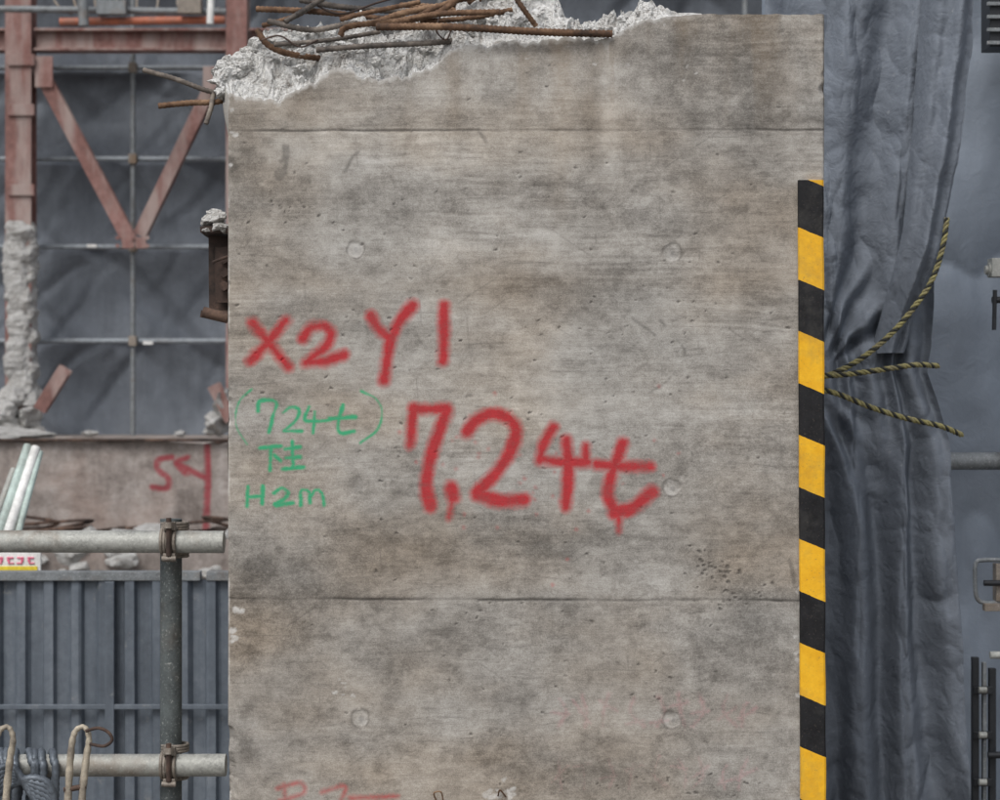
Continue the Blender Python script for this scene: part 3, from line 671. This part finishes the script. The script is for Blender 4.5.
v2=np.linspace(-140,352,300);U2,V2=np.meshgrid(np.linspace(0,1,80),v2)
xl2=np.interp(v2,[-140,0,120,230,352],[930,928,920,908,884]);xr2=np.interp(v2,[-140,0,60,140,200,260,352],[984,977,973,962,951,940,915])
xr2=xr2+(fbm(v2/40,v2*0,61,3)-.5)*5
P2=xl2[:,None]+(xr2-xl2)[:,None]*U2
Y2=.860+.045*(1-np.sin(math.pi*np.clip(U2*1.02,0,1))**.8)+.05*(1-U2)**4+.014*(fbm(U2*2,V2/110,41,3)-.5)+.012*np.cos(2*math.pi*(U2*2.2+V2/600))+.10*sstep(240,352,V2)
Y2+=.010*(1-np.abs(2*fbm(P2/22+V2/140,V2/55,63,2)-1))**2+.004*(1-np.abs(2*vn(P2/10-V2/60,V2/22,65)-1))**2
grid('hem_fold',(P2-500)*MM*(4.88/4),Y2,1.6+(400-V2)*MM*(4.88/4),TARPR,parent=cur)
X1=np.linspace(.75,5,400);Z1=np.linspace(.01,3.6,300);XX1,ZZ1=np.meshgrid(X1,Z1)
Ysh=1.72+.03*np.sin(XX1*9)+(fbm(XX1*3,ZZ1*1.6,4,4)-.5)*.12+.03*(1-np.abs(2*fbm(XX1*5+ZZ1,ZZ1*2.2,67,2)-1))**3
grid('tarpaulin_sheet',XX1,Ysh,ZZ1,TARPL)
def rope(mb,P,r=.0066,pitch=.034):
    Q=resample(crom(P,10),.003);n=len(Q)
    T=[(Q[min(i+1,n-1)]-Q[max(i-1,0)]).normalized() for i in range(n)];N=Vector((0,-1,0))
    S=[[],[],[]]
    for i in range(n):
        N=(N-T[i]*N.dot(T[i])).normalized();B=T[i].cross(N)
        for k in range(3):
            a=2*math.pi*(i*.003/pitch+k/3);S[k].append(Q[i]+(N*math.cos(a)+B*math.sin(a))*r*.55)
    for k in range(3):mb.tube(S[k],r*.56,(BLACK if k==0 else YELLOW),7)
rp=MB([YELLOW,BLACK]);y=.83
rope(rp,[at(947,218,y),at(943,246,y),at(932,280,y),at(912,310,y),at(890,335,y),at(862,358,y),at(834,373,y),at(800,384,y)])
rope(rp,[at(800,376,y),at(840,375,y-.01),at(880,370,y-.02),at(915,365,y),at(938,366,y+.05)])
rope(rp,[at(800,386,y),at(835,393,y-.01),at(870,407,y-.02),at(905,418,y-.01),at(940,426,y),at(962,435,y+.04)])
rp.build('tiger_rope')
# ================================================================== RIGHT HARDWARE
gh=MB([BLKMET,GALV,GALVD,RUSTB,CLAMP]);y=1.5
gh.tube([at(930,461,y),at(1500,461,y)],.0243,GALVD,18)
gh.box(at(1040,10,y),(.30,.10,.22),BLKMET)
for i in range(6):gh.box(at(1040,-22+i*13,y-.056),(.29,.010,.010),GALVD)
def bolt(u,v,L,r_,mt,y_=1.35):
    p=at(u,v,y_);gh.tube([p,p+Vector((L,0,0))],r_,mt,12)
bolt(985,270,.09,.012,GALV);bolt(988,270,.016,.020,GALV);gh.box(at(999,268,1.35),(.05,.05,.05),GALV);bolt(992,300,.08,.009,BLKMET);gh.tube([at(995,290,1.34),at(994,330,1.34)],.006,BLKMET,8)
Xp=at(1012,0,1.45).x;gh.tube([Vector((Xp,1.45,0)),Vector((Xp,1.45,3.4))],.0243,GALVD,18)
P=[at(1004,560,1.35),at(984,560,1.35),at(976,563,1.35),at(975,580,1.35),at(977,598,1.35),at(986,603,1.35),at(1004,602,1.35)]
gh.tube(crom(P,6),.006,GALVD,10);gh.box(at(992,607,1.34),(.045,.03,.02),CLAMP);bolt(984,583,.05,.008,BLKMET,1.33);gh.box(at(1000,582,1.36),(.03,.04,.10),CLAMP)
zb=.02
for u,w_,vt,mt in((975,.018,657,BLKMET),(984,.010,662,GALVD),(992,.018,668,BLKMET)):
    a=at(u,vt,1.35);gh.box((a.x,1.35,(a.z+zb)/2),(w_,.02,a.z-zb),mt)
for v in(690,735,782):gh.box(at(983,v,1.335),(.05,.012,.02),BLKMET);bolt(979,v,.02,.009,GALV,1.31)
bolt(990,655,.05,.010,GALV,1.33);bolt(988,755,.05,.009,BLKMET,1.32)
gh.build('scaffold_gate_latch',.0015)
# ================================================================== LIGHT
w=bpy.data.worlds.new('World');scene.world=w;w.use_nodes=True;nt=w.node_tree;bg=nt.nodes['Background']
sk=nt.nodes.new('ShaderNodeTexSky');sk.sky_type='NISHITA';sk.sun_disc=False;sk.dust_density=3;sk.air_density=1.0
EL=math.radians(50);AZ=math.radians(205)
sk.sun_elevation=EL;sk.sun_rotation=AZ
hs=nt.nodes.new('ShaderNodeHueSaturation');hs.inputs['Saturation'].default_value=.35
nt.links.new(sk.outputs[0],hs.inputs['Color']);nt.links.new(hs.outputs[0],bg.inputs['Color']);bg.inputs['Strength'].default_value=.15
sd=bpy.data.lights.new('sun','SUN');sd.energy=1.5;sd.angle=math.radians(28);sd.color=(1,.975,.94)
so=bpy.data.objects.new('sun',sd);scene.collection.objects.link(so)
d=Vector((math.sin(AZ)*math.cos(EL),math.cos(AZ)*math.cos(EL),math.sin(EL)))
so.rotation_euler=d.to_track_quat('Z','Y').to_euler()
# ================================================================== CAMERA
cd=bpy.data.cameras.new('camera');cd.lens=72;cd.sensor_width=36;cd.clip_end=1000;cd.dof.use_dof=True;cd.dof.focus_distance=4.0;cd.dof.aperture_fstop=8
co=bpy.data.objects.new('camera',cd);co.location=(0,-4,1.6);co.rotation_euler=(math.pi/2,0,0);scene.collection.objects.link(co);scene.camera=co
scene.view_settings.view_transform='Standard';scene.view_settings.look='None';scene.view_settings.exposure=0
